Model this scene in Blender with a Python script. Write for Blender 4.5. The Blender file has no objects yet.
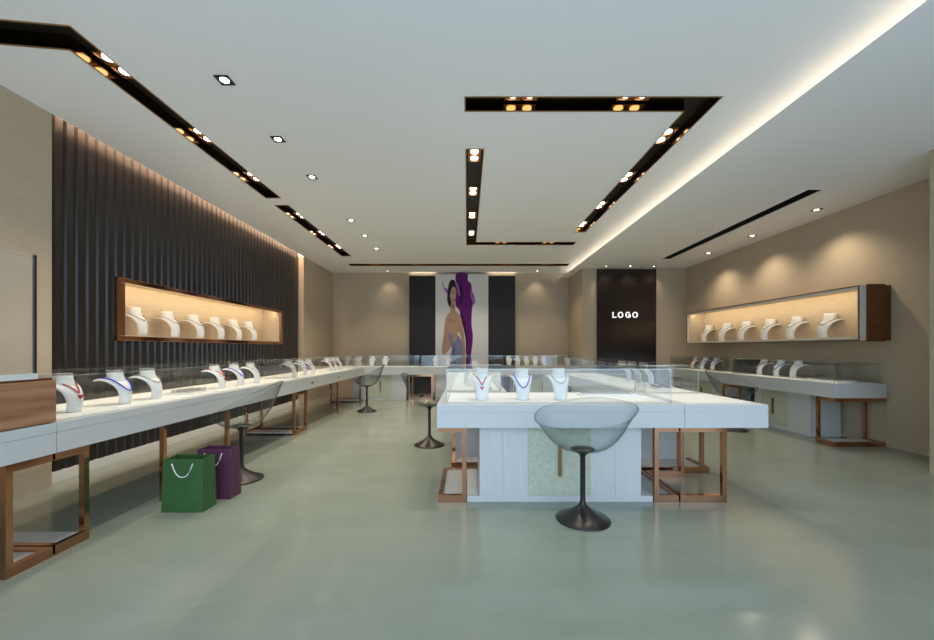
import bpy, bmesh, math, random
from mathutils import Vector, Matrix
from mathutils.geometry import tessellate_polygon
random.seed(4)
PI = math.pi
sc = bpy.context.scene
C = sc.collection

# ------------------------------------------------------------------ materials
def mat(name, col, rough=.5, metal=0., spec=.5, emit=None, estr=0., coat=0.):
    m = bpy.data.materials.new(name); m.use_nodes = True
    b = m.node_tree.nodes['Principled BSDF']
    b.inputs['Base Color'].default_value = (*col, 1)
    b.inputs['Roughness'].default_value = rough
    b.inputs['Metallic'].default_value = metal
    b.inputs['Specular IOR Level'].default_value = spec
    if coat: b.inputs['Coat Weight'].default_value = coat
    if emit:
        b.inputs['Emission Color'].default_value = (*emit, 1)
        b.inputs['Emission Strength'].default_value = estr
    return m

def nodes(m):
    nt = m.node_tree
    return nt, nt.nodes, nt.links, nt.nodes['Principled BSDF']

def noise_col(m, c1, c2, scale=(1, 1, 1), nscale=5., detail=4., bump=0., bscale=None, rough=None):
    nt, N, L, b = nodes(m)
    tc = N.new('ShaderNodeTexCoord'); mp = N.new('ShaderNodeMapping')
    mp.inputs['Scale'].default_value = scale
    L.new(tc.outputs['Object'], mp.inputs['Vector'])
    n = N.new('ShaderNodeTexNoise'); n.inputs['Scale'].default_value = nscale; n.inputs['Detail'].default_value = detail
    L.new(mp.outputs['Vector'], n.inputs['Vector'])
    r = N.new('ShaderNodeValToRGB')
    r.color_ramp.elements[0].position = .3; r.color_ramp.elements[0].color = (*c1, 1)
    r.color_ramp.elements[1].position = .7; r.color_ramp.elements[1].color = (*c2, 1)
    L.new(n.outputs['Fac'], r.inputs['Fac']); L.new(r.outputs['Color'], b.inputs['Base Color'])
    if bump:
        bp = N.new('ShaderNodeBump'); bp.inputs['Strength'].default_value = bump; bp.inputs['Distance'].default_value = .01
        L.new(n.outputs['Fac'], bp.inputs['Height']); L.new(bp.outputs['Normal'], b.inputs['Normal'])
    return m

def glass_mat(name, tint, base, gain, gloss=(1, 1, 1), rough=0., haze=0., hazecol=(.8, .8, .8), edge=None):
    # thin sheet glass: clear transmission plus a Fresnel mirror reflection
    m = bpy.data.materials.new(name); m.use_nodes = True
    nt = m.node_tree; N = nt.nodes; L = nt.links
    for n in list(N): N.remove(n)
    out = N.new('ShaderNodeOutputMaterial'); mix = N.new('ShaderNodeMixShader')
    t = N.new('ShaderNodeBsdfTransparent'); t.inputs['Color'].default_value = (*tint, 1)
    g = N.new('ShaderNodeBsdfGlossy'); g.inputs['Color'].default_value = (*gloss, 1); g.inputs['Roughness'].default_value = rough
    fr = N.new('ShaderNodeLayerWeight'); fr.inputs['Blend'].default_value = .5
    p = N.new('ShaderNodeMath'); p.operation = 'POWER'; p.inputs[1].default_value = 4.
    mm = N.new('ShaderNodeMath'); mm.operation = 'MULTIPLY_ADD'; mm.inputs[1].default_value = gain; mm.inputs[2].default_value = base
    L.new(fr.outputs['Facing'], p.inputs[0]); L.new(p.outputs[0], mm.inputs[0])
    L.new(mm.outputs[0], mix.inputs[0]); L.new(t.outputs[0], mix.inputs[1]); L.new(g.outputs[0], mix.inputs[2])
    if edge:                                  # longer path through the sheet at grazing angles: deeper tint
        p2 = N.new('ShaderNodeMath'); p2.operation = 'POWER'; p2.inputs[1].default_value = 3.
        cm = N.new('ShaderNodeMix'); cm.data_type = 'RGBA'
        cm.inputs['A'].default_value = (*tint, 1); cm.inputs['B'].default_value = (*edge, 1)
        L.new(fr.outputs['Facing'], p2.inputs[0]); L.new(p2.outputs[0], cm.inputs['Factor']); L.new(cm.outputs['Result'], t.inputs['Color'])
    last = mix
    if haze:
        d = N.new('ShaderNodeBsdfDiffuse'); d.inputs['Color'].default_value = (*hazecol, 1)
        m2 = N.new('ShaderNodeMixShader'); m2.inputs[0].default_value = haze
        L.new(mix.outputs[0], m2.inputs[1]); L.new(d.outputs[0], m2.inputs[2]); last = m2
    L.new(last.outputs[0], out.inputs['Surface'])
    return m

M = {}
M['ceiling'] = mat('ceiling_paint', (.88, .88, .88), .9, spec=.1)
M['wall'] = noise_col(mat('beige_wallpaper', (.4, .32, .22), .75, spec=.2), (.44, .365, .268), (.50, .415, .308), (3, 3, 30), 6, 3, bump=.25)
M['slat'] = noise_col(mat('dark_slat_wood', (.03, .022, .018), .28), (.014, .0105, .0095), (.023, .017, .0145), (20, 20, 1), 4, 3)
M['white_trim'] = mat('white_trim', (.75, .75, .74), .4)
M['bronze'] = mat('dark_bronze_channel', (.14, .08, .025), .12, 1.)
M['copper'] = noise_col(mat('polished_copper', (.5, .25, .14), .1, 1.), (.46, .235, .135), (.54, .285, .17), (1, 1, 1), 3)
M['copper_trim'] = mat('copper_trim', (.45, .26, .12), .3, 1.)
M['brown'] = noise_col(mat('brown_wood', (.13, .06, .025), .45, spec=.3), (.115, .046, .014), (.165, .068, .022), (1, 1, 12), 4)
M['copperwood'] = noise_col(mat('copper_brown_reflection_bands', (.3, .15, .08), .2, .35), (.30, .14, .075), (.62, .34, .20), (.5, .5, 8), 2.4, 2)  # pale horizontal bands in the colour imitate reflections on glossy copper
M['slabwhite'] = mat('white_ribbed_laminate', (.66, .67, .67), .4)
nt, N, L, b = nodes(M['slabwhite'])
tc = N.new('ShaderNodeTexCoord'); mp = N.new('ShaderNodeMapping'); mp.inputs['Scale'].default_value = (260, 260, 3)
L.new(tc.outputs['Object'], mp.inputs['Vector'])
n = N.new('ShaderNodeTexNoise'); n.inputs['Scale'].default_value = 1.; n.inputs['Detail'].default_value = 2
L.new(mp.outputs['Vector'], n.inputs['Vector'])
r = N.new('ShaderNodeValToRGB'); r.color_ramp.elements[0].position = .35; r.color_ramp.elements[1].position = .65
r.color_ramp.elements[0].color = (.60, .605, .60, 1); r.color_ramp.elements[1].color = (.67, .675, .67, 1)
L.new(n.outputs['Fac'], r.inputs['Fac']); L.new(r.outputs['Color'], b.inputs['Base Color'])
M['bed'] = mat('case_lit_white', (.9, .9, .89), .5)  # whiter than the slab: stands in for lighting inside the glass cases
M['baseplate'] = mat('pale_base_plate', (.5, .5, .49), .3)
M['door'] = noise_col(mat('pale_green_fabric', (.5, .52, .4), .7), (.47, .50, .38), (.60, .62, .50), (1, 1, 1), 45, 5)
M['brass'] = mat('brass_handle', (.30, .165, .055), .35, 1.)
M['dark'] = mat('dark_slot', (.007, .007, .007), .5)
M['bust'] = mat('white_bust', (.83, .83, .83), .55)
M['red'] = mat('red_beads', (.5, .01, .015), .25)
M['blue'] = mat('blue_beads', (.03, .02, .55), .25)
M['silver'] = mat('silver_chain', (.34, .34, .33), .3, .8)
M['pearl'] = mat('pearl', (.8, .79, .76), .2)
M['gunmetal'] = mat('gunmetal', (.045, .042, .04), .32, .7)
M['glass'] = glass_mat('sheet_glass', (.975, .985, .98), .03, .75)
M['glassedge'] = glass_mat('glass_edge', (.72, .80, .76), .2, .4, haze=.2, hazecol=(.75, .74, .68))
M['shell'] = glass_mat('smoky_acrylic', (.935, .945, .945), .012, .25, edge=(.58, .61, .61))
M['shelledge'] = glass_mat('smoky_acrylic_edge', (.12, .13, .13), .12, .3)
M['panelglass'] = glass_mat('reflection_tinted_glass', (.97, .96, .93), .04, .5, haze=.10)  # diffuse haze paints a whitish reflection onto the clear pane
M['panel'] = mat('dark_gloss_panel', (.016, .011, .0095), .2)
M['panel_slate'] = mat('dark_satin_panel', (.020, .013, .012), .42, spec=.25)
M['lampwhite'] = mat('lamp_lens', (1, 1, 1), .4, emit=(1, .96, .88), estr=9.)
M['letters'] = mat('white_letters', (.9, .9, .9), .4, emit=(1, 1, 1), estr=.7)
M['led'] = mat('led_strip', (1, 1, 1), .4, emit=(1, .82, .55), estr=2.)
M['lining'] = noise_col(mat('niche_lining', (.62, .5, .36), .7), (.58, .47, .34), (.66, .54, .4), (2, 2, 20), 4)
M['pale_frame'] = mat('pale_frame', (.68, .63, .55), .4)
M['green'] = noise_col(mat('green_paper', (.03, .12, .04), .5), (.034, .112, .030), (.042, .132, .036), (1, 1, 1), 6)
M['purple'] = noise_col(mat('purple_paper', (.10, .025, .085), .5), (.095, .026, .062), (.115, .033, .075), (1, 1, 1), 6)
M['cord'] = mat('white_cord', (.8, .8, .78), .6)
# floor: large glossy sage stone tiles
fm = mat('sage_polished_stone', (.4, .44, .36), .2, spec=.55)
nt, N, L, b = nodes(fm)
tc = N.new('ShaderNodeTexCoord')
br = N.new('ShaderNodeTexBrick'); br.offset = 0.; br.inputs['Scale'].default_value = 1.
br.inputs['Brick Width'].default_value = 1.2; br.inputs['Row Height'].default_value = 1.2
br.inputs['Mortar Size'].default_value = .0025; br.inputs['Mortar Smooth'].default_value = .6
br.inputs['Color1'].default_value = (.262, .296, .25, 1); br.inputs['Color2'].default_value = (.285, .318, .27, 1)
br.inputs['Mortar'].default_value = (.25, .28, .235, 1)
L.new(tc.outputs['Object'], br.inputs['Vector'])
mp = N.new('ShaderNodeMapping'); mp.inputs['Scale'].default_value = (1, 2.2, 1); mp.inputs['Rotation'].default_value = (0, 0, .3)
L.new(tc.outputs['Object'], mp.inputs['Vector'])
n = N.new('ShaderNodeTexNoise'); n.inputs['Scale'].default_value = 1.3; n.inputs['Detail'].default_value = 7; n.inputs['Roughness'].default_value = .62
n.inputs['Distortion'].default_value = .6
L.new(mp.outputs['Vector'], n.inputs['Vector'])
r = N.new('ShaderNodeValToRGB'); r.color_ramp.elements[0].position = .32; r.color_ramp.elements[1].position = .7
r.color_ramp.elements[0].color = (.86, .88, .87, 1); r.color_ramp.elements[1].color = (1.0, 1.0, .97, 1)
L.new(n.outputs['Fac'], r.inputs['Fac'])
mx = N.new('ShaderNodeMix'); mx.data_type = 'RGBA'; mx.blend_type = 'MULTIPLY'; mx.inputs['Factor'].default_value = 1.
L.new(br.outputs['Color'], mx.inputs['A']); L.new(r.outputs['Color'], mx.inputs['B']); L.new(mx.outputs['Result'], b.inputs['Base Color'])
mr = N.new('ShaderNodeMapRange'); mr.inputs['To Min'].default_value = .11; mr.inputs['To Max'].default_value = .2
L.new(n.outputs['Fac'], mr.inputs['Value']); L.new(mr.outputs['Result'], b.inputs['Roughness'])
M['floor'] = fm

# ------------------------------------------------------------------ mesh helpers
def box(bm, x0, x1, y0, y1, z0, z1, mi=0):
    if x0 > x1: x0, x1 = x1, x0
    if y0 > y1: y0, y1 = y1, y0
    if z0 > z1: z0, z1 = z1, z0
    v = [bm.verts.new((x, y, z)) for z in (z0, z1) for y in (y0, y1) for x in (x0, x1)]
    for f in ((0, 2, 3, 1), (4, 5, 7, 6), (0, 1, 5, 4), (2, 6, 7, 3), (0, 4, 6, 2), (1, 3, 7, 5)):
        fc = bm.faces.new([v[i] for i in f]); fc.material_index = mi

def quad(bm, pts, mi=0):
    f = bm.faces.new([bm.verts.new(p) for p in pts]); f.material_index = mi

def lathe(bm, prof, n=32, c=(0, 0, 0), mi=0):
    rings = []
    for r_, z in prof:
        rings.append([bm.verts.new((c[0] + r_ * math.cos(2 * PI * k / n), c[1] + r_ * math.sin(2 * PI * k / n), c[2] + z)) for k in range(n)])
    for a, b_ in zip(rings, rings[1:]):
        for k in range(n):
            f = bm.faces.new((a[k], a[(k + 1) % n], b_[(k + 1) % n], b_[k])); f.material_index = mi
    f = bm.faces.new(rings[0][::-1]); f.material_index = mi
    f = bm.faces.new(rings[-1]); f.material_index = mi

def tube(bm, pts, r_, n=8, mi=0):
    pts = [Vector(p) for p in pts]; rings = []
    for i, p in enumerate(pts):
        d = (pts[min(i + 1, len(pts) - 1)] - pts[max(i - 1, 0)]).normalized()
        up = Vector((0, 0, 1)) if abs(d.z) < .9 else Vector((1, 0, 0))
        a = d.cross(up).normalized(); b_ = a.cross(d)
        rings.append([bm.verts.new(p + r_ * (math.cos(2 * PI * k / n) * a + math.sin(2 * PI * k / n) * b_)) for k in range(n)])
    for a, b_ in zip(rings, rings[1:]):
        for k in range(n):
            f = bm.faces.new((a[k], a[(k + 1) % n], b_[(k + 1) % n], b_[k])); f.material_index = mi
    bm.faces.new(rings[0][::-1]); bm.faces.new(rings[-1])

def prism_xz(bm, poly, y0, y1, mi=0):
    # outline in x,z extruded along y
    tris = tessellate_polygon([[Vector((p[0], p[1], 0)) for p in poly]])
    a = [bm.verts.new((p[0], y0, p[1])) for p in poly]; b_ = [bm.verts.new((p[0], y1, p[1])) for p in poly]
    for t in tris:
        for vs in ([a[i] for i in t], [b_[i] for i in t][::-1]):
            try: bm.faces.new(vs).material_index = mi
            except ValueError: pass
    k = len(poly)
    for i in range(k):
        bm.faces.new((a[i], a[(i + 1) % k], b_[(i + 1) % k], b_[i])).material_index = mi

def obj(name, bm, m, parent=None, smooth=False, label=None, bevel=0., normals=True):
    if normals: bmesh.ops.recalc_face_normals(bm, faces=bm.faces)
    me = bpy.data.meshes.new(name); bm.to_mesh(me); bm.free()
    for mm in (m if isinstance(m, (list, tuple)) else [m]): me.materials.append(mm)
    if smooth:
        for p in me.polygons: p.use_smooth = True
    o = bpy.data.objects.new(name, me); C.objects.link(o)
    if parent: o.parent = parent
    if label: o['label'] = label
    if bevel:
        bv = o.modifiers.new('bevel', 'BEVEL'); bv.width = bevel; bv.segments = 2; bv.limit_method = 'ANGLE'
    return o

def thing(name, label, cat, loc=(0, 0, 0), rotz=0, group=None):
    o = bpy.data.objects.new(name, None); C.objects.link(o); o.empty_display_size = .1
    o.location = loc; o.rotation_euler = (0, 0, rotz); o['label'] = label; o['category'] = cat
    if group: o['group'] = group
    return o

def tag(o, label, cat, group=None):
    o['label'] = label; o['category'] = cat
    if group: o['group'] = group
    return o

def struct(name, bm, m, parent=None, **k):
    o = obj(name, bm, m, parent, **k)
    if not parent: o['kind'] = 'structure'
    return o

def dup(root, loc=None, rotz=None, label=None, group=None, scale=None):
    def cp(o, par):
        c = o.copy(); C.objects.link(c); c.parent = par
        for ch in o.children: cp(ch, c)
        return c
    r_ = cp(root, None)
    if loc is not None: r_.location = loc
    if rotz is not None: r_.rotation_euler = (0, 0, rotz)
    if scale: r_.scale = (scale,) * 3
    if label: r_['label'] = label
    if group: r_['group'] = group
    return r_

ORD = ['first', 'second', 'third', 'fourth', 'fifth', 'sixth', 'seventh', 'eighth', 'ninth', 'tenth']

# ------------------------------------------------------------------ setting
XL, XS, XR, YB, YLOGO = -3.46, -3.575, 4.95, 10.05, 8.80
ZC, ZS, XCOVE, YF = 3.11, 2.98, 2.42, -.8
HCAM = 1.15

bm = bmesh.new(); quad(bm, [(-4.2, YF, 0), (5.2, YF, 0), (5.2, 10.3, 0), (-4.2, 10.3, 0)])
struct('floor', bm, M['floor'], normals=False)

# recess outlines on the main ceiling
TRACKS = {
 'seven': [(-.016, 3.03), (1.985, 3.03), (1.985, 6.53), (1.79, 6.53), (1.79, 3.215), (-.016, 3.215)],
 'ell': [(-.01, 3.82), (.165, 3.82), (.165, 7.14), (2.0, 7.14), (2.0, 7.34), (-.01, 7.34)],
 'back': [(-2.74, 8.97), (2.36, 8.97), (2.36, 9.19), (-2.74, 9.19)],
 'leftnear': [(-3.40, 2.245), (-2.41, 2.366), (-2.42, 5.06), (-2.61, 5.06), (-2.60, 2.556), (-3.40, 2.455)],
 'leftfar': [(-2.44, 5.31), (-2.44, 8.22), (-2.64, 8.22), (-2.62, 5.31)],
}
SOFT = {'right': [(3.91, 4.47), (4.085, 4.47), (4.125, 7.93), (3.95, 7.93)]}
def sheet_with_holes(bm, outer, holes, z):
    loops = [[Vector((x, y, 0)) for x, y in outer]] + [[Vector((x, y, 0)) for x, y in h] for h in holes]
    vs = [bm.verts.new((p.x, p.y, z)) for l in loops for p in l]
    for t in tessellate_polygon(loops):
        f = bm.faces.new([vs[i] for i in t])
        f.normal_update()
        if f.normal.z > 0: f.normal_flip()
bm = bmesh.new()
# sheet covers the room up to the left wall line (the trough above the slats stays open) and over the cove
outer = [(-4.1, YF), (2.9, YF), (2.9, YB + .1), (-4.1, YB + .1), (-4.1, 8.27), (XL, 8.27), (XL, 3.25), (-4.1, 3.25)]
sheet_with_holes(bm, outer, list(TRACKS.values()), ZC)
# closed top and cheeks of the light trough above the slats
for q in ([(XL, 3.25, ZC), (XL, 8.27, ZC), (XL, 8.27, ZC + .25), (XL, 3.25, ZC + .25)],
          [(XL, 3.25, ZC + .25), (XL, 8.27, ZC + .25), (-4.1, 8.27, ZC + .25), (-4.1, 3.25, ZC + .25)],
          [(XL, 3.25, ZC), (XL, 3.25, ZC + .25), (-4.1, 3.25, ZC + .25), (-4.1, 3.25, ZC)],
          [(XL, 8.27, ZC), (XL, 8.27, ZC + .25), (-4.1, 8.27, ZC + .25), (-4.1, 8.27, ZC)]): quad(bm, q)
quad(bm, [(2.9, YF, ZS), (2.9, YB + .1, ZS), (2.9, YB + .1, ZC), (2.9, YF, ZC)])
struct('ceiling', bm, M['ceiling'], normals=False)
bm = bmesh.new()
sheet_with_holes(bm, [(XCOVE, YF), (5.2, YF), (5.2, 8.9), (XCOVE, 8.9)], list(SOFT.values()), ZS)
quad(bm, [(XCOVE, 8.9, ZS), (2.9, 8.9, ZS), (2.9, YB, ZS), (XCOVE, YB, ZS)])
quad(bm, [(XCOVE, YF, ZS + .004), (2.9, YF, ZS + .004), (2.9, YB, ZS + .004), (XCOVE, YB, ZS + .004)])
struct('ceiling_soffit', bm, M['ceiling'], normals=False)

# left wall
bm = bmesh.new()
box(bm, -4.1, XL, YF, 3.25, 0, ZC); box(bm, -4.1, XL, 8.27, YB + .1, 0, ZC)
box(bm, -4.2, -4.1, 3.25, 8.27, 0, ZC + .25)
struct('wall_left', bm, M['wall'])
NY0, NY1, NZ0, NZ1 = 4.03, 7.40, 1.285, 1.835      # clear opening of the left niche
bm = bmesh.new()
TOPS = ZC + .12
def slat(y, z0, z1):
    pts = [(-3.64, y - .044), (-3.578, y - .044), (-3.56, y - .030), (-3.56, y + .036), (-3.566, y + .042), (-3.64, y + .044)]
    a = [bm.verts.new((p[0], p[1], z0)) for p in pts]; b_ = [bm.verts.new((p[0], p[1], z1)) for p in pts]
    for i in range(6): bm.faces.new((a[i], a[(i + 1) % 6], b_[(i + 1) % 6], b_[i]))
    bm.faces.new(a); bm.faces.new(b_)
y = 3.30
while y < 8.25:
    if NY0 - .09 < y < NY1 + .09:
        slat(y, .09, NZ0 - .05); slat(y, NZ1 + .05, TOPS)
    else: slat(y, .09, TOPS)
    y += .0995
for (a, b_, c, d) in ((3.25, NY0 - .02, .0, TOPS), (NY1 + .02, 8.27, .0, TOPS), (NY0 - .02, NY1 + .02, 0, NZ0 - .02), (NY0 - .02, NY1 + .02, NZ1 + .05, TOPS)):
    box(bm, -3.66, -3.635, a, b_, c, d)
o = struct('wall_left_slats', bm, M['slat'])
bm = bmesh.new(); box(bm, -3.634, -3.55, 3.25, 8.27, 0, .09); struct('baseboard_left', bm, M['white_trim'])

# back wall, right return and sign wall, right wall
bm = bmesh.new(); box(bm, -3.5, 2.62, YB, YB + .1, 0, ZC); struct('wall_back', bm, M['wall'])
bm = bmesh.new(); box(bm, 2.60, 5.1, YLOGO, YB + .1, 0, ZS); struct('wall_back_right', bm, M['wall'])
bm = bmesh.new(); box(bm, XR, XR + .1, 3.55, YLOGO, 0, ZS); box(bm, 4.27, XR + .1, YF, 3.60, 0, ZS)
struct('wall_right', bm, M['wall'])
bm = bmesh.new(); box(bm, XR - .012, XR, 3.6, YLOGO, 0, .05); struct('baseboard_right', bm, M['wall'])

# ------------------------------------------------------------------ lights
def light(kind, name, loc, energy, col, rot=(0, 0, 0), **k):
    l = bpy.data.lights.new(name, kind); l.energy = energy; l.color = col
    for a, v in k.items(): setattr(l, a, v)
    o = bpy.data.objects.new(name, l); C.objects.link(o); o.location = loc; o.rotation_euler = rot
    return o
WARM = (1., .83, .61); NEUT = (1., .87, .69); COOL = (.86, .94, 1.)
def spot(name, loc, e, deg, col, blend=.6, rot=(0, 0, 0), rad=.035):
    return light('SPOT', name, loc, e, col, rot, spot_size=math.radians(deg), spot_blend=blend, shadow_soft_size=rad)
def strip(name, loc, sx, sy, e, col, rot):
    return light('AREA', name, loc, e, col, rot, shape='RECTANGLE', size=sx, size_y=sy)

# twin-lamp module: part 'lamp' > two sub-parts 'lens'
def lamp(parent, x, y, z, along_y):
    bm = bmesh.new(); h = .065
    for s in (-1, 1):
        cx, cy = (0, s * .068) if along_y else (s * .068, 0)
        for (a, b_, c, d) in ((-h, h, -h, -h + .008), (-h, h, h - .008, h), (-h, -h + .008, -h + .008, h - .008), (h - .008, h, -h + .008, h - .008)):
            box(bm, cx + a, cx + b_, cy + c, cy + d, -.012, .0)
        box(bm, cx - h, cx + h, cy - h, cy + h, 0, .012)
    o = obj('lamp', bm, M['copper_trim'], parent); o.location = (x, y, z)
    for s in (-1, 1):
        cx, cy = (0, s * .068) if along_y else (s * .068, 0)
        bm = bmesh.new(); lathe(bm, [(.038, -.009), (.038, -.0005)], 20, (cx, cy, 0))
        obj('lens', bm, M['lampwhite'], o)
    return o

def channel(key, outline, z, label, lamps, power, cat='ceiling light', depth=.10, deg=95, col=NEUT):
    t = thing('recessed_light_track' if lamps else 'linear_air_vent', label, cat, (0, 0, z))
    k = len(outline); bm = bmesh.new()
    lo = [bm.verts.new((x, y, 0.001)) for x, y in outline]; hi = [bm.verts.new((x, y, depth)) for x, y in outline]
    for i in range(k): bm.faces.new((lo[i], lo[(i + 1) % k], hi[(i + 1) % k], hi[i]))
    for tr in tessellate_polygon([[Vector((x, y, 0)) for x, y in outline]]): bm.faces.new([hi[i] for i in tr]).material_index = 1
    obj('channel', bm, [M['bronze'] if lamps else M['dark'], M['dark']], t)
    # thin metal lip around the opening
    bm = bmesh.new()
    for i in range(k):
        p, q = Vector((*outline[i], 0)), Vector((*outline[(i + 1) % k], 0))
        tube(bm, [p, q], .006, 4)
    obj('lip', bm, M['copper_trim'] if lamps else M['white_trim'], t)
    for (x, y, ay) in lamps:
        lamp(t, x, y, depth - .016, ay)
        spot('track_spot', (x, y, z + .02), power, deg, col, .7)
    return t

channel('seven', TRACKS['seven'], ZC, 'black seven-shaped recessed light channel in the ceiling over the island counter',
        [(.44, 3.125, False), (1.35, 3.125, False), (1.885, 3.73, True), (1.885, 4.62, True), (1.885, 5.52, True), (1.885, 6.37, True)], 46)
channel('ell', TRACKS['ell'], ZC, 'black L-shaped recessed light channel in the middle of the ceiling',
        [(.078, 4.10, True), (.078, 5.03, True), (.078, 5.94, True), (.078, 6.85, True), (.65, 7.24, False), (1.55, 7.24, False)], 46)
channel('back', TRACKS['back'], ZC, 'straight black recessed light channel along the back wall above the poster',
        [(-2.2, 9.08, False), (-1.2, 9.08, False), (0, 9.08, False), (1.0, 9.08, False), (1.9, 9.08, False)], 40, col=WARM)
channel('leftnear', TRACKS['leftnear'], ZC, 'long bent black recessed light channel at near left, turning towards the left wall',
        [(-2.51, 2.80, True), (-2.51, 3.72, True), (-2.515, 4.61, True)], 52)
channel('leftfar', TRACKS['leftfar'], ZC, 'shorter straight black recessed light channel beyond the bent one on the left',
        [(-2.53, 5.95, True), (-2.535, 6.85, True), (-2.54, 7.75, True)], 52)
channel('right', SOFT['right'], ZS, 'long narrow black linear air vent in the right lower ceiling', [], 0, cat='vent', depth=.08)

# square downlights
def make_downlight():
    t = thing('square_downlight', '', 'ceiling light')
    bm = bmesh.new(); h = .06; w = .017
    for (a, b_, c, d) in ((-h, h, -h, -h + w), (-h, h, h - w, h), (-h, -h + w, -h + w, h - w), (h - w, h, -h + w, h - w)):
        box(bm, a, b_, c, d, -.008, 0)
    box(bm, -h + w, h - w, -h + w, h - w, -.002, 0)
    obj('trim_ring', bm, M['dark'], t)
    bm = bmesh.new(); lathe(bm, [(.036, -.006), (.036, -.0021)], 20); obj('lens', bm, M['lampwhite'], t)
    return t
D0 = make_downlight(); used = [False]
def downlight(x, y, z, label, group, e, deg, col, blend=.8, sc_=.85, rot=(0, 0, 0)):
    if not used[0]:
        t = D0; used[0] = True; t.location = (x, y, z); t['label'] = label; t['group'] = group; t.scale = (sc_,) * 3
    else: t = dup(D0, (x, y, z), 0, label, group, sc_)
    if e: spot('downlight_and_fill_spot', (x, y, z - .03), e, deg, col, blend, rot, rad=.03)
for i, y in enumerate((2.84, 3.64, 4.44, 5.93, 6.73, 7.6)):
    downlight(-1.765, y, ZC, f'square downlight over the left aisle, {ORD[i]} of the row from the near end', 'downlights over the left aisle', 55, 105, NEUT)
downlight(-2.0, 9.8, ZC, 'small downlight washing the back wall left of the poster', 'wall washing downlights', 9, 84, WARM, .8, .5, (math.radians(10), 0, 0))
downlight(1.77, 9.8, ZC, 'small downlight washing the back wall right of the poster', 'wall washing downlights', 9, 84, WARM, .8, .5, (math.radians(10), 0, 0))
for i, (x, y) in enumerate(((4.59, 5.12), (4.6, 6.29), (4.6, 7.43))):
    downlight(x, y, ZS, f'square downlight beside the right wall, {ORD[i]} from the near end', 'wall washing downlights', 7, 84, WARM, .8, .8, (0, math.radians(-10), 0))
    spot('downlight_and_fill_spot', (4.55, y, ZS - .03), 54, 130, WARM, .9, (0, math.radians(8), 0))  # extra wide fill spot, added to brighten the right wall and aisle
for i, x in enumerate((3.08, 3.61, 4.13)):
    downlight(x, 8.62, ZS, f'small downlight in front of the dark sign panel, {("leftmost", "middle", "rightmost")[i]} of three', 'downlights at the sign panel', 14, 100, WARM, .9, .5)

# coves and strips
bm = bmesh.new(); box(bm, 2.84, 2.86, YF + .1, YB - .2, ZS + .006, ZS + .026); tag(obj('cove_light_strip', bm, M['led']), 'warm light strip hidden in the ceiling cove above the right lower ceiling', 'light strip')
strip('cove_light', (2.80, 4.55, ZS + .05), .05, 10.6, 19, (1, .85, .64), (PI, math.radians(-48), 0))
bm = bmesh.new(); box(bm, -3.60, -3.57, 3.36, 8.24, ZC + .225, ZC + .245); tag(obj('slat_light_strip', bm, M['led']), 'warm light strip hidden in the ceiling slot above the dark slatted wall', 'light strip')
strip('slat_light', (-3.53, 5.8, ZC + .2), .05, 4.8, 55, (1, .66, .42), (0, math.radians(-8), 0))

# world: cool daylight entering through the open shop front behind the viewer
w = bpy.data.worlds.new('daylight'); sc.world = w; w.use_nodes = True
w.node_tree.nodes['Background'].inputs['Color'].default_value = (.60, .79, 1.0, 1)
w.node_tree.nodes['Background'].inputs['Strength'].default_value = 2.5

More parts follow.
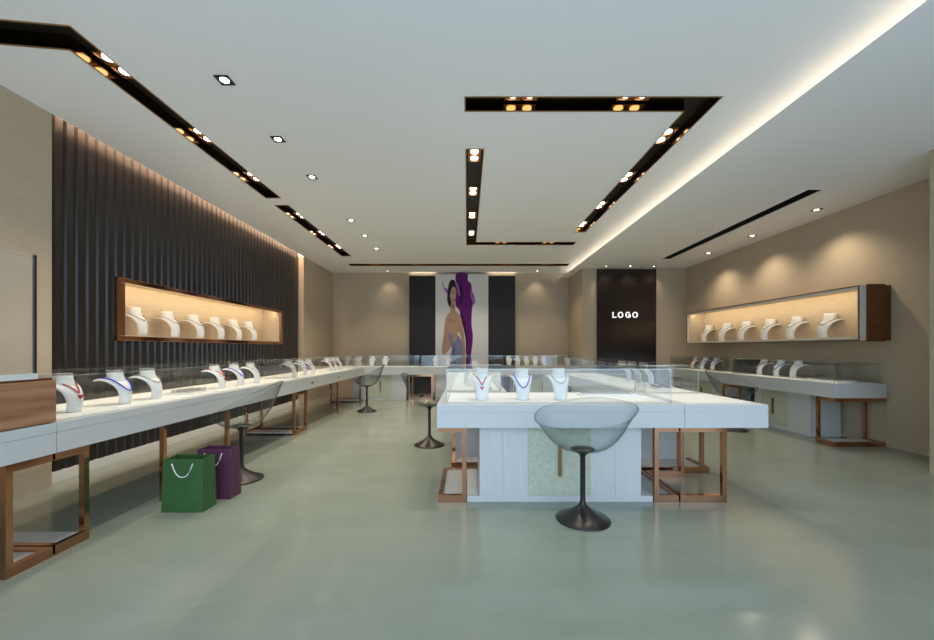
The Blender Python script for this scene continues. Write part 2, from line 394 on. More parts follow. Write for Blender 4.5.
# ------------------------------------------------------------------ display counters
def pane(parent, x0, x1, y0, y1, z0, z1):
    bm = bmesh.new(); box(bm, x0, x1, y0, y1, z0, z1)
    d = (x1 - x0, y1 - y0, z1 - z0); ax = d.index(min(d))
    bm.normal_update()
    for f in bm.faces:
        if abs(f.normal[ax]) < .5: f.material_index = 1
    return obj('glass_pane', bm, [M['glass'], M['glassedge']], parent)
ZT, ZB, ZG = .742, .573, 1.0
R3 = .032
def counter(label, loc, rot, L_, D, ends=(), pedestals=(), mids=(), glass=True, gx=(.03, .03), slots=(), gy=.075, plate=True, side=False, fi=.07, fb=.07):
    t = thing('display_counter', label, 'display counter', loc, rot, 'jewellery display counters')
    bm = bmesh.new(); g = .003
    box(bm, 0, L_, 0, D, .69, ZT); box(bm, .004, L_ - .004, .004, D - .004, .685, .69); box(bm, 0, L_, 0, D, ZB, .685)
    obj('countertop', bm, M['slabwhite'], t)
    x0, x1, y0, y1 = gx[0], L_ - gx[1], gy, D - .05
    bm = bmesh.new(); box(bm, x0 + .012, x1 - .012, y0 + .012, y1 - .012, ZT, ZT + .004); obj('display_bed', bm, M['bed'], t)
    if glass:
        th = .008
        pane(t, x0, x1, y0, y0 + th, ZT, ZG - th); pane(t, x0, x1, y1 - th, y1, ZT, ZG - th)
        pane(t, x0, x0 + th, y0 + th, y1 - th, ZT, ZG - th); pane(t, x1 - th, x1, y0 + th, y1 - th, ZT, ZG - th)
        pane(t, x0, x1, y0, y1, ZG - th, ZG)
    for (xe, xp) in ends:                      # copper end frame: rails run from the end xe to the post at xp
        s = 1 if xp > xe else -1
        bm = bmesh.new(); f0, f1 = fi, D - fb
        xe_ = xe + s * .004
        for (z0, z1) in ((0, .055), (ZB - .045, ZB)):
            for (a, b_) in ((f0, f0 + R3), (f1 - R3, f1)): box(bm, xe_, xp, a, b_, z0, z1)
            box(bm, xe_, xe_ + s * R3, f0 + R3, f1 - R3, z0, z1)
        for (a, b_) in ((f0, f0 + R3), (f1 - R3, f1)): box(bm, xp - s * R3, xp, a, b_, .055, ZB - .045)
        obj('leg_frame', bm, M['copper'], t)
        if not plate: continue
        bm = bmesh.new(); box(bm, xe_ + s * R3, xp, f0 + R3, f1 - R3, .025, .04); obj('base_plate', bm, M['baseplate'], t)
    if side:                                   # open base frame at the near end, posts at its outer rail
        bm = bmesh.new(); box(bm, .004, .004 + R3, -.04, D - .02, 0, .055); box(bm, .036, .33, -.04, -.04 + R3, 0, .055); box(bm, .036, .33, D - .02 - R3, D - .02, 0, .055)
        for a in (.01, .215): box(bm, .004, .004 + R3, a, a + R3, .055, ZB)
        obj('leg_frame', bm, M['copper'], t)
        bm = bmesh.new(); box(bm, .036, .33, -.008, D - .052, .025, .04); obj('base_plate', bm, M['baseplate'], t)
    for xm in mids:
        bm = bmesh.new(); box(bm, xm, xm + R3, fi, fi + R3, 0, ZB)
        obj('leg', bm, M['copper'], t)
    for p in pedestals:
        a, b_, doors = p['x'][0], p['x'][1], p.get('doors', ())
        pf = p.get('front', .085); pb = p.get('back', D - .085)
        bm = bmesh.new()
        xs = [a] + list(p.get('grooves', ())) + [b_]
        box(bm, a + .004, b_ - .004, pf + .004, pb, .04, ZB)
        for u0, u1 in zip(xs, xs[1:]): box(bm, u0 + (.0015 if u0 != a else 0), u1 - (.0015 if u1 != b_ else 0), pf, pf + .004, .045, ZB)
        box(bm, a - p.get('pl', 0), b_ + p.get('pr', 0), pf, pb, 0, .045)
        ped = obj('cabinet', bm, M['slabwhite'], t)
        for (d0, d1, hx) in doors:
            bm = bmesh.new(); box(bm, d0, d1, pf - .006, pf, .05, ZB - .002)
            d_ = obj('door', bm, M['door'], ped, label='pale green textured door')
            bm = bmesh.new(); box(bm, hx - .011, hx + .011, pf - .03, pf - .014, .20, .43); box(bm, hx - .006, hx + .006, pf - .016, pf - .006, .22, .24); box(bm, hx - .006, hx + .006, pf - .016, pf - .006, .39, .41)
            obj('handle', bm, M['brass'], d_, label='slim brass bar handle')
    for xs_ in slots:
        bm = bmesh.new(); lathe(bm, [(.02, 0), (.02, .006)], 16)
        bmesh.ops.scale(bm, vec=(2.2, .5, 1), verts=bm.verts); bmesh.ops.rotate(bm, cent=(0, 0, 0), matrix=Matrix.Rotation(PI / 2, 3, 'X'), verts=bm.verts)
        bmesh.ops.translate(bm, vec=(xs_, 0.001, .655), verts=bm.verts)
        obj('drawer_pull', bm, M['dark'], t, smooth=True)
    return t

R90 = PI / 2
# left row (faces the aisle, +X)
counter('white counter at the near left edge, carrying the copper-brown box', (-2.28, .85, 0), R90, 1.315, .75, ends=((1.315, 1.09), (0, .23)), glass=False, fi=.015)
counter('long white glass-topped counter on the left, beside the shopping bags', (-2.28, 2.17, 0), R90, 3.225, .75,
        ends=((0, .20), (3.225, 3.02)), mids=(.78, 1.57), fi=.015, gy=.04)
counter('far white glass-topped counter on the left, between the long one and the back corner', (-2.28, 5.40, 0), R90, 3.23, .75,
        ends=((0, .20), (3.23, 3.02)), mids=(1.55,), slots=(.35, 1.55), fi=.015, gy=.04)
# back row
counter('white back counter under the left part of the back wall, with a green door', (-3.0, 8.75, 0), 0, 1.94, .68,
        ends=((1.94, 1.68),), pedestals=({'x': (.42, 1.62), 'doors': ((.80, 1.28, 1.04),), 'grooves': (.8, 1.28)},))
counter('white back counter standing below the poster', (-1.055, 8.75, 0), 0, 1.9, .68,
        ends=((0, .28), (1.9, 1.65)), pedestals=({'x': (.34, 1.58), 'doors': ((.72, 1.2, .96),), 'grooves': (.72, 1.2)},))
counter('white back counter to the right of the poster', (.85, 8.75, 0), 0, 1.7, .68,
        ends=((0, .22), (1.7, 1.48)), pedestals=({'x': (.26, 1.44), 'doors': ((.62, 1.08, .85),), 'grooves': (.62, 1.08)},))
# island
counter('front white counter of the island, with green door, behind the nearest clear stool', (-.22, 2.85, 0), 0, 1.81, .82,
        ends=((0, .215), (1.81, 1.625)), gx=(.06, .03), gy=.12,
        pedestals=({'x': (.315, 1.53), 'doors': ((.68, 1.15, .915),), 'grooves': (.49, .68, 1.15, 1.335), 'pl': .095, 'pr': .09},))
counter('white corner counter at the right front of the island, on an open copper frame', (1.594, 2.85, 0), 0, .608, .745,
        ends=((0, .352),), glass=False, plate=False)
counter('white glass-topped counter forming the right side of the island', (2.202, 3.60, 0), R90, 3.0, .605,
        ends=((3.0, 2.75),), side=True, pedestals=({'x': (.33, 2.68), 'front': .005, 'doors': ((.9, 1.4, 1.15), (1.7, 2.2, 1.95)), 'grooves': (.9, 1.4, 1.7, 2.2)},), mids=(), gx=(.02, .03), gy=.05)
counter('white glass-topped counter forming the left side of the island', (-.22, 6.80, 0), -R90, 3.05, .60,
        ends=((0, .25), (3.05, 2.80)), pedestals=({'x': (.3, 2.72), 'doors': ((.7, 1.2, .95), (1.6, 2.1, 1.85)), 'grooves': (.7, 1.2, 1.6, 2.1)},), gy=.05)
# right wall (faces -X)
counter('near white glass-topped counter along the right wall, with a green door', (4.31, 6.37, 0), -R90, 1.79, .625,
        ends=((1.79, 1.54), (0, .2)), fi=.008, fb=.01, gy=.015, gx=(.02, .012), pedestals=({'x': (.26, 1.25), 'front': .2, 'back': .60, 'doors': ((.40, .88, .64),), 'grooves': (.4, .88)},))
counter('far white glass-topped counter along the right wall, close to the sign panel', (4.31, 8.30, 0), -R90, 1.92, .625,
        ends=((1.92, 1.70), (0, .2)), fi=.008, fb=.01, gy=.015, gx=(.02, .012), pedestals=({'x': (.26, 1.64), 'front': .12, 'doors': ((.72, 1.2, .96),), 'grooves': (.72, 1.2)},))

# near left end: copper-brown box and upright glass on it
t = thing('copper_display_box', 'glossy copper-brown box on the near end of the left counter', 'display box', (-2.28, 1.2, ZT + .0045))
bm = bmesh.new(); box(bm, -.7, 0.0, -.33, .968, 0, .232); obj('body', bm, M['copperwood'], t, bevel=.006)
bm = bmesh.new(); box(bm, -.69, -.01, -.32, .955, .2321, .245); obj('top_plate', bm, M['brown'], t)
t = thing('upright_glass_panel', 'tall clear glass panel with black edge, upright on the copper-brown box', 'glass panel', (-2.30, 1.2, ZT + .2485))
bm = bmesh.new(); box(bm, -.006, .006, -.3, .87, .03, .66); obj('glass', bm, M['panelglass'], t)
bm = bmesh.new(); box(bm, -.0062, .0062, .87, .880, .03, .66); obj('edge_strip', bm, M['dark'], t)
bm = bmesh.new(); box(bm, -.012, .012, -.31, .880, 0, .03); obj('bottom_rail', bm, M['white_trim'], t)

# ------------------------------------------------------------------ necklace busts
def bust_surf(s, tt):
    # tt 0 base .. 1 shoulder line ; s -1..1 across; faces -y
    P = [(-.045, .0), (-.052, .05), (-.045, .10), (-.020, .145), (.020, .178), (.072, .196), (.118, .198)]
    W = [.048, .051, .058, .070, .082, .088, .089]
    f = tt * 6; i = min(int(f), 5); u = f - i
    def cr(a): 
        p0, p1, p2, p3 = a[max(i - 1, 0)], a[i], a[i + 1], a[min(i + 2, 6)]
        return .5 * (2 * p1 + (p2 - p0) * u + (2 * p0 - 5 * p1 + 4 * p2 - p3) * u * u + (3 * p1 - p0 - 3 * p2 + p3) * u ** 3)
    y_, z_, w_ = cr([p[0] for p in P]), cr([p[1] for p in P]), cr(W)
    k = min(1., tt * 1.6)
    return Vector((s * w_, y_ + .040 * s * s * (1 - .5 * tt), z_ - .020 * s * s * tt ** 3))
def make_bust():
    t = thing('necklace_bust', '', 'necklace bust')
    bm = bmesh.new(); nu, nv = 10, 16
    g = []; h = []
    for j in range(nv + 1):
        ra, rb = [], []
        for i in range(nu + 1):
            s, tt = -1 + 2 * i / nu, j / nv
            p = bust_surf(s, tt); e = 1e-3
            n_ = (bust_surf(s + e, tt) - p).cross(bust_surf(s, min(tt + e, 1.)) - bust_surf(s, min(tt + e, 1.) - e)).normalized()
            ra.append(bm.verts.new(p)); rb.append(bm.verts.new(p - n_ * .008))
        g.append(ra); h.append(rb)
    for j in range(nv):
        for i in range(nu):
            bm.faces.new((g[j][i], g[j][i + 1], g[j + 1][i + 1], g[j + 1][i])); bm.faces.new((h[j][i + 1], h[j][i], h[j + 1][i], h[j + 1][i + 1]))
    for j in range(nv):
        bm.faces.new((g[j + 1][0], h[j + 1][0], h[j][0], g[j][0])); bm.faces.new((g[j][nu], h[j][nu], h[j + 1][nu], g[j + 1][nu]))
    for i in range(nu):
        bm.faces.new((g[0][i], h[0][i], h[0][i + 1], g[0][i + 1])); bm.faces.new((g[nv][i + 1], h[nv][i + 1], h[nv][i], g[nv][i]))
    obj('chest_plate', bm, M['bust'], t, smooth=True)
    bm = bmesh.new(); rings = []
    for (z, a, b_, y_) in ((.145, .034, .018, .020), (.170, .050, .036, .040), (.184, .056, .044, .052), (.196, .053, .046, .057), (.214, .049, .045, .060), (.246, .052, .047, .064), (.248, .049, .044, .064)):
        rings.append([bm.verts.new((a * math.cos(2 * PI * k / 24), y_ + b_ * math.sin(2 * PI * k / 24), z)) for k in range(24)])
    for a, b_ in zip(rings, rings[1:]):
        for k in range(24): bm.faces.new((a[k], a[(k + 1) % 24], b_[(k + 1) % 24], b_[k]))
    bm.faces.new(rings[0][::-1]); bm.faces.new(rings[-1])
    obj('neck', bm, M['bust'], t, smooth=True)
    return t
def make_necklace(kind):
    t = thing('necklace', '', 'necklace')
    low, r_ = {'red': (.40, .0042), 'blue': (.33, .0046), 'silver': (.45, .0034)}[kind]
    pts = []
    for k in range(-16, 17):
        a = k / 16; s = .74 * math.sin(a * PI / 2) if kind != 'red' else .74 * (abs(a) ** 1.15) * (1 if a > 0 else -1)
        tt = low + (.90 - low) * (abs(a) ** (2.2 if kind != 'red' else 1.5))
        p = bust_surf(s, tt); e = 1e-3
        n_ = (bust_surf(s + e, tt) - p).cross(bust_surf(s, tt + e) - p).normalized()
        pts.append(p + n_ * (r_ + .0018))
    bm = bmesh.new(); tube(bm, pts, r_, 6)
    obj('chain', bm, M[kind], t, smooth=True)
    if kind == 'red':
        p = bust_surf(0, .33); bm = bmesh.new()
        hp = [(0, -.016), (.008, -.008), (.015, .003), (.013, .010), (.006, .011), (0, .006), (-.006, .011), (-.013, .010), (-.015, .003), (-.008, -.008)]
        prism_xz(bm, [(p.x + x_, p.z + z_) for x_, z_ in hp], p.y - .011, p.y - .003)
        obj('heart_pendant', bm, M['red'], t)
    return t
BUST = make_bust(); NK = {k: make_necklace(k) for k in ('red', 'blue', 'silver')}
first = {'bust': True, 'red': True, 'blue': True, 'silver': True}
def place(proto, key, loc, rot, label, group, s):
    if first[key]:
        first[key] = False; o = proto; o.location = loc; o.rotation_euler = (0, 0, rot); o.scale = (s,) * 3; o['label'] = label; o['group'] = group
        return o
    return dup(proto, loc, rot, label, group, s)
def bust(x, y, z, rot, kind, pos, where, group, s=1.):
    place(BUST, 'bust', (x, y, z), rot, f'{pos} white necklace bust {where}', f'necklace busts {group}', s)
    word = {'red': 'red heart necklace', 'blue': 'blue beaded necklace', 'silver': 'thin grey necklace'}[kind]
    place(NK[kind], kind, (x, y, z), rot, f'{word} on the {pos} bust {where}', f'necklaces {group}', s)
ZD = ZT + .0045
tri = ('red', 'blue', 'silver')
for i, y in enumerate((2.50, 2.87, 3.16, 4.0, 4.33, 4.66)):
    bust(-2.53, y, ZD, R90, tri[i % 3], ORD[i], 'from the near end, long left counter', 'in the long left counter', 1.0)
for i, (y, k) in enumerate(((5.66, 'silver'), (6.05, 'blue'), (6.36, 'silver'), (7.2, 'red'), (7.47, 'blue'), (7.75, 'silver'))):
    bust(-2.53, y, ZD, R90, k, ORD[i], 'from the near end, far left counter', 'in the far left counter', 1.0)
for i, y in enumerate((4.40, 4.89, 5.35, 5.80, 6.26, 6.70)):
    bust(-3.68, y, NZ0 + .0125, R90, 'silver', ORD[i], 'from the near end, lit left wall niche', 'in the left wall niche', 1.3)
for i, y in enumerate((5.2, 5.72, 6.22, 6.75, 7.26, 7.8)):
    bust(4.76, y, 1.288, -R90, 'silver', ORD[i], 'from the near end, lit right wall showcase', 'in the right wall showcase', 1.36)
for i, (y, k) in enumerate(((5.46, 'silver'), (5.76, 'blue'), (6.09, 'red'))):
    bust(4.58, y, ZD, -R90, k, ORD[i], 'from the near end, near right wall counter', 'in the near right counter', 1.0)
for i, (y, k) in enumerate(((7.25, 'blue'), (7.57, 'blue'), (7.9, 'red'))):
    bust(4.58, y, ZD, -R90, k, ORD[i], 'from the near end, far right wall counter', 'in the far right counter', 1.0)
for i, x in enumerate((.118, .443, .74)):
    bust(x, 3.10, ZD, 0, tri[i], ('leftmost', 'middle', 'rightmost')[i], 'in the island front counter', 'in the island front counter', 1.0)
for i, y in enumerate((4.35, 4.65, 4.95)):
    bust(2.03, y, ZD, R90, 'silver', ORD[i], 'from the front, right island counter', 'in the right island counter', 1.0)
for i, y in enumerate((4.35, 4.75, 5.15)):
    bust(.02, y, ZD, -R90, 'silver', ORD[i], 'from the front, left island counter', 'in the left island counter', 1.0)
for i, x in enumerate((-2.56, -2.2, -1.89, -.72, -.45, .97, 1.17, 1.38, 1.58, 1.78)):
    bust(x, 9.02, ZD, 0, 'silver' if i % 3 else 'blue', ORD[i], 'from the left, back wall counters', 'in the back counters', .95)

# ring and pearl trays inside the cases
def tray(x, y, rot, w_, d_, rows, cols, label, itemlabel, grp, m, rr=.011):
    t = thing('jewellery_tray', label, 'tray', (x, y, ZD), rot)
    bm = bmesh.new(); box(bm, -w_ / 2, w_ / 2, -d_ / 2, d_ / 2, 0, .008)
    for (a, b_, c, d) in ((-w_ / 2, w_ / 2, -d_ / 2, -d_ / 2 + .006), (-w_ / 2, w_ / 2, d_ / 2 - .006, d_ / 2), (-w_ / 2, -w_ / 2 + .006, -d_ / 2 + .006, d_ / 2 - .006), (w_ / 2 - .006, w_ / 2, -d_ / 2 + .006, d_ / 2 - .006)):
        box(bm, a, b_, c, d, .008, .016)
    obj('tray_base', bm, M['bed'], t)
    proto = None
    for i in range(rows):
        for j in range(cols):
            lx = -w_ / 2 + .03 + (w_ - .06) * (j + .5) / cols; ly = -d_ / 2 + .02 + (d_ - .04) * (i + .5) / rows
            px = x + lx * math.cos(rot) - ly * math.sin(rot); py = y + lx * math.sin(rot) + ly * math.cos(rot)
            if proto is None:
                bm = bmesh.new(); n1, n2 = 14, 6; rings = []
                for a in range(n1):
                    A = 2 * PI * a / n1
                    rings.append([bm.verts.new(((rr + .0035 * math.cos(2 * PI * k / n2)) * math.cos(A), .0035 * math.sin(2 * PI * k / n2), rr + .0035 + (rr + .0035 * math.cos(2 * PI * k / n2)) * math.sin(A))) for k in range(n2)])
                for a in range(n1):
                    p, q = rings[a], rings[(a + 1) % n1]
                    for k in range(n2): bm.faces.new((p[k], p[(k + 1) % n2], q[(k + 1) % n2], q[k]))
                proto = obj('ring', bm, m, smooth=True); o = proto
            else:
                o = proto.copy(); C.objects.link(o)
            o.location = (px, py, ZD + .0082); o.rotation_euler = (0, 0, rot)
            tag(o, itemlabel, 'ring', grp)
tray(-2.55, 3.58, R90, .34, .22, 3, 8, 'low white tray of small rings between the bust triplets in the long left counter', 'small ring standing in the tray of the long left counter', 'rings in the long left counter', M['silver'], .014)
tray(1.22, 3.42, 0, .50, .18, 2, 12, 'low white tray of small rings in the right half of the island front counter', 'small ring standing in the tray of the island front counter', 'rings in the island front counter', M['silver'], .014)
tray(1.98, 4.0, R90, .28, .22, 2, 8, 'low tray of dark rings at the front of the right island counter', 'small dark ring in the tray of the right island counter', 'rings in the right island counter', M['gunmetal'])
tray(4.62, 4.95, -R90, .42, .24, 3, 9, 'low white tray of small rings at the near end of the near right counter', 'small ring in the tray of the near right wall counter', 'rings in the near right counter', M['silver'], .014)
tray(.16, 3.98, -R90, .22, .18, 2, 6, 'low white tray of small rings at the front of the left island counter', 'small ring in the tray of the left island counter', 'rings in the left island counter', M['silver'])

# ------------------------------------------------------------------ wall niche (left) and wall showcase (right)
t = thing('wall_niche', 'copper-framed lit niche in the dark slatted wall', 'wall display', (XS, (NY0 + NY1) / 2, NZ0))
Ln = (NY1 - NY0) / 2; Hn = NZ1 - NZ0
bm = bmesh.new()
fx0, fx1, fw = .016, .046, .085
box(bm, fx0, fx1, -Ln - fw, Ln + fw, -.05, 0.0); box(bm, fx0, fx1, -Ln - fw, Ln + fw, Hn, Hn + .05)
box(bm, fx0, fx1, -Ln - fw, -Ln, 0.0, Hn); box(bm, fx0, fx1, Ln, Ln + fw, 0.0, Hn)
obj('frame', bm, M['copper'], t, label='polished copper surround', bevel=.004)
bm = bmesh.new(); dd = -.30
box(bm, dd - .01, dd, -Ln, Ln, 0, Hn + .046); box(bm, dd, fx0, -Ln, Ln, 0, .012); box(bm, dd, fx0, -Ln, Ln, Hn + .034, Hn + .046)
box(bm, dd, fx0, -Ln, -Ln + .012, .012, Hn + .034); box(bm, dd, fx0, Ln - .012, Ln, .012, Hn + .034)
obj('lining', bm, M['lining'], t)
bm = bmesh.new(); box(bm, -.02, -.005, -Ln + .05, Ln - .05, Hn + .018, Hn + .033); obj('light_strip', bm, M['led'], t)
strip('niche_light', (XS - .04, (NY0 + NY1) / 2, NZ1 + .012), .03, 2 * Ln - .1, 6, (1, .80, .50), (0, math.radians(50), 0))

t = thing('wall_showcase', 'long brown showcase with pale frame, mounted lit on the right wall', 'wall display', (4.58, 6.34, 1.25))
Ls, Hs, Ds = 1.79, .645, .3695
bm = bmesh.new()
box(bm, .08, Ds, -Ls, -Ls + .03, 0, Hs); box(bm, .08, Ds, Ls - .03, Ls, 0, Hs)
box(bm, .08, Ds, -Ls + .03, Ls - .03, 0, .025); box(bm, .03, Ds, -Ls + .03, Ls - .03, Hs - .008, Hs)
box(bm, Ds - .02, Ds, -Ls + .03, Ls - .03, .025, Hs - .008)
obj('case_body', bm, M['brown'], t, bevel=.003)
bm = bmesh.new(); box(bm, .08, Ds - .08, -Ls - .012, -Ls, -.012, Hs + .012); obj('end_panel', bm, M['brown'], t)
bm = bmesh.new(); a = .045
box(bm, .0, .08, -Ls, Ls, 0, .0249); box(bm, .0, .03, -Ls, Ls, .0249, a); box(bm, .0, .03, -Ls, Ls, Hs - a, Hs); box(bm, .0, .08, -Ls, -Ls + .0299, .0249, Hs - a); box(bm, .0, .08, Ls - .0299, Ls, .0249, Hs - a); box(bm, .03, .08, -Ls, -Ls + .0299, Hs - a, Hs); box(bm, .03, .08, Ls - .0299, Ls, Hs - a, Hs)
obj('front_frame', bm, M['pale_frame'], t, label='pale beige front frame', bevel=.004)
bm = bmesh.new(); q = .012
box(bm, -.006, .0, -Ls, Ls, 0, q); box(bm, -.006, 0, -Ls, Ls, Hs - q, Hs); box(bm, -.006, 0, -Ls, -Ls + q, q, Hs - q); box(bm, -.006, 0, Ls - q, Ls, q, Hs - q)
obj('edge_trim', bm, M['brown'], t)
bm = bmesh.new()
box(bm, Ds - .03, Ds - .02, -Ls + .03, Ls - .03, .025, Hs - .008); box(bm, .03, Ds - .03, -Ls + .03, Ls - .03, .025, .035); box(bm, .03, Ds - .03, -Ls + .03, Ls - .03, Hs - .014, Hs - .008)
box(bm, .03, Ds - .03, -Ls + .03, -Ls + .04, .035, Hs - .014); box(bm, .03, Ds - .03, Ls - .04, Ls - .03, .035, Hs - .014)
obj('lining', bm, M['lining'], t)
bm = bmesh.new(); box(bm, .034, .050, -Ls + .06, Ls - .06, Hs - .030, Hs - .015); obj('light_strip', bm, M['led'], t)
strip('showcase_light', (4.58 + .07, 6.34, 1.25 + Hs - .035), .03, 2 * Ls - .15, 6, (1, .80, .50), (0, math.radians(-50), 0))

# ------------------------------------------------------------------ feature wall: poster and dark panels
YP = 9.93
for (x0, x1, lab) in ((-1.47, -.805, 'tall dark glossy panel left of the poster'), (.545, 1.23, 'tall dark glossy panel right of the poster')):
    t = thing('dark_wall_panel', lab, 'wall panel', ((x0 + x1) / 2, YP, .02))
    h = (x1 - x0) / 2
    bm = bmesh.new(); box(bm, -h, h, 0, .03, 0, 2.99); obj('panel_face', bm, M['panel_slate'], t)
    bm = bmesh.new(); box(bm, -h + .06, h - .06, .03, .119, .05, 2.9); obj('batten', bm, M['dark'], t)
    strip('panel_light', ((x0 + x1) / 2, YP + .075, ZC - .06), 2 * h, .04, .4, WARM, (PI, 0, 0))
    s = -1 if x0 < 0 else 1
    strip('panel_side_light', (((x0 if s < 0 else x1) - s * .02), YP + .09, 1.6), .04, 2.6, 1.5, WARM, (0, s * PI / 2, 0)).rotation_euler = (R90, 0, s * R90)
def pw(u, v):   # print coordinates (pixels of the poster's photograph) to the poster face
    return ((u - 467) / 390 * YP, HCAM + (349 - v) / 390 * YP)
t = thing('poster', 'tall printed poster of a woman beside flowing purple cloth on the back wall', 'poster', (0, 0, 0))
bm = bmesh.new(); box(bm, -.80, .54, YP - .02, YP + .03, .0, 3.05)
M['posterbg'] = mat('poster_paper', (.66, .64, .61), .35)
obj('backing', bm, M['posterbg'], t)
bm = bmesh.new(); box(bm, -.74, .48, YP + .03, YP + .119, .35, 3.0); obj('batten', bm, M['dark'], t)
Z6 = lambda p: pw(400 + p[0] / 6.4, 265 + p[1] / 6.4)
def smooth_poly(pts, n=4):
    out = []; k = len(pts)
    for i in range(k):
        p0, p1, p2, p3 = [pts[(i + d) % k] for d in (-1, 0, 1, 2)]
        for j in range(n):
            u = j / n
            out.append(tuple(.5 * (2 * p1[c] + (p2[c] - p0[c]) * u + (2 * p0[c] - 5 * p1[c] + 4 * p2[c] - p3[c]) * u * u + (3 * p1[c] - p0[c] - 3 * p2[c] + p3[c]) * u ** 3) for c in (0, 1)))
    return out
layer = [0]
def printed(name, pts, m, smooth=True, flat=False):
    layer[0] += 1; y1 = YP - .02 - .0008 * (layer[0] - 1)
    bm = bmesh.new(); P = [Z6(p) for p in pts]
    prism_xz(bm, smooth_poly(P) if smooth else P, y1 - .0008, y1)
    return obj(name, bm, m, t)
mp_ = {k: mat('print_' + k, c, .6, spec=.2) for k, c in dict(purple=(.115, .006, .145), purple_dark=(.034, .002, .055), pink=(.36, .14, .42), skin=(.45, .27, .19), face=(.52, .33, .25), skin_shade=(.33, .18, .12), hair=(.022, .015, .014), dress=(.20, .22, .33), dress_dark=(.10, .12, .22), lip=(.35, .06, .07), eye=(.03, .02, .02)).items()}
printed('purple_cloth', [(360, 57), (430, 57), (434, 100), (455, 120), (462, 170), (476, 205), (480, 245), (466, 250), (460, 300), (458, 380), (466, 450), (462, 520), (455, 570), (450, 625), (462, 680), (440, 740), (420, 740), (418, 640), (425, 560), (420, 480), (405, 400), (388, 340), (380, 290), (358, 262), (352, 200), (358, 130)], mp_['purple'])
printed('cloth_fold', [(388, 305), (406, 325), (420, 390), (428, 480), (430, 560), (422, 560), (420, 480), (405, 395)], mp_['purple_dark'])
printed('cloth_fold', [(392, 110), (402, 160), (396, 230), (384, 260), (382, 190), (386, 140)], mp_['purple_dark'])
printed('paint_splash', [(268, 105), (276, 115), (284, 145), (302, 152), (310, 170), (304, 188), (292, 172), (276, 142)], mp_['pink'])
printed('paint_splash', [(356, 110), (364, 112), (374, 140), (384, 180), (386, 200), (378, 198), (368, 170), (360, 135)], mp_['pink'])
printed('paint_splash', [(455, 150), (464, 195), (484, 225), (476, 232), (470, 268), (464, 235), (452, 200)], mp_['pink'])
printed('hair', [(318, 108), (336, 95), (352, 104), (358, 140), (360, 175), (352, 170), (330, 190), (330, 240), (322, 275), (308, 250), (302, 215), (308, 150)], mp_['hair'])
printed('body', [(322, 262), (324, 295), (306, 318), (292, 345), (284, 400), (276, 470), (268, 540), (276, 572), (298, 560), (330, 520), (345, 480), (372, 430), (392, 460), (398, 520), (404, 590), (418, 590), (418, 520), (408, 430), (398, 370), (388, 330), (372, 312), (356, 292), (352, 250), (336, 240)], mp_['skin'])
printed('arm_shadow', [(300, 395), (304, 400), (296, 470), (284, 520), (280, 515), (292, 460)], mp_['skin_shade'])
printed('arm_shadow', [(384, 390), (388, 395), (396, 450), (402, 520), (397, 520), (390, 450)], mp_['skin_shade'])
printed('collar_shadow', [(312, 345), (334, 356), (350, 352), (372, 340), (350, 360), (334, 364)], mp_['skin_shade'])
printed('face', [(321, 170), (330, 142), (345, 132), (357, 146), (360, 182), (357, 212), (350, 238), (341, 250), (332, 244), (325, 222), (320, 196)], mp_['face'])
printed('neck_shadow', [(330, 252), (346, 252), (352, 268), (340, 280), (328, 270)], mp_['skin_shade'])
printed('dress', [(312, 430), (335, 450), (352, 470), (372, 452), (386, 470), (400, 520), (408, 600), (404, 700), (310, 700), (318, 600), (330, 540), (322, 500), (310, 460)], mp_['dress'])
printed('hand', [(336, 470), (352, 440), (366, 430), (370, 452), (356, 482), (344, 500)], mp_['skin'])
printed('fringe', [(316, 200), (320, 150), (332, 116), (348, 108), (360, 140), (362, 178), (356, 152), (346, 140), (334, 146), (326, 166), (321, 195)], mp_['hair'])
for ex in (333, 350):
    printed('eye', [(ex - 5, 178), (ex, 174), (ex + 5, 177), (ex, 182)], mp_['eye'])
    printed('eyebrow', [(ex - 6, 167), (ex, 163), (ex + 6, 165), (ex, 166)], mp_['hair'])
printed('nose', [(342, 182), (345, 202), (347, 207), (339, 207), (341, 200)], mp_['skin'])
printed('mouth', [(335, 224), (342, 220), (350, 223), (342, 231)], mp_['lip'])
printed('dress_fold', [(345, 500), (352, 540), (348, 600), (340, 660), (336, 600)], mp_['dress_dark'])

# sign panel
t = thing('sign_panel', 'tall dark brown panel with white LOGO lettering between beige walls', 'sign', (3.59, YLOGO - .0305, .02))
bm = bmesh.new(); box(bm, -.665, .665, 0, .03, 0, 2.93); obj('panel_face', bm, M['panel'], t)
def ring_poly(rx, ry, wx, wy, a0=0., a1=2 * PI, n=28):
    o_ = [(rx * math.cos(a0 + (a1 - a0) * k / n), ry * math.sin(a0 + (a1 - a0) * k / n)) for k in range(n + 1)]
    i_ = [((rx - wx) * math.cos(a0 + (a1 - a0) * k / n), (ry - wy) * math.sin(a0 + (a1 - a0) * k / n)) for k in range(n + 1)]
    return o_, i_
def arc_letter(bm, cx, rx, ry, wx, wy, a0, a1):
    o_, i_ = ring_poly(rx, ry, wx, wy, a0, a1)
    for k in range(len(o_) - 1):
        prism_xz(bm, [(cx + p[0], p[1]) for p in (o_[k], o_[k + 1], i_[k + 1], i_[k])], -.02, 0)
hh = .075; LS = .88
LZ = 1.917 - .02
def letter(cx, f):
    bm = bmesh.new(); f(bm); bmesh.ops.scale(bm, vec=(LS, 1, LS), verts=bm.verts); bmesh.ops.translate(bm, vec=(cx * LS - .045, 0, LZ), verts=bm.verts)
    obj('letter', bm, M['letters'], t)
letter(-.267, lambda bm: prism_xz(bm, [(-.05, -hh), (.05, -hh), (.05, -hh + .03), (-.022, -hh + .03), (-.022, hh), (-.05, hh)], -.02, 0))
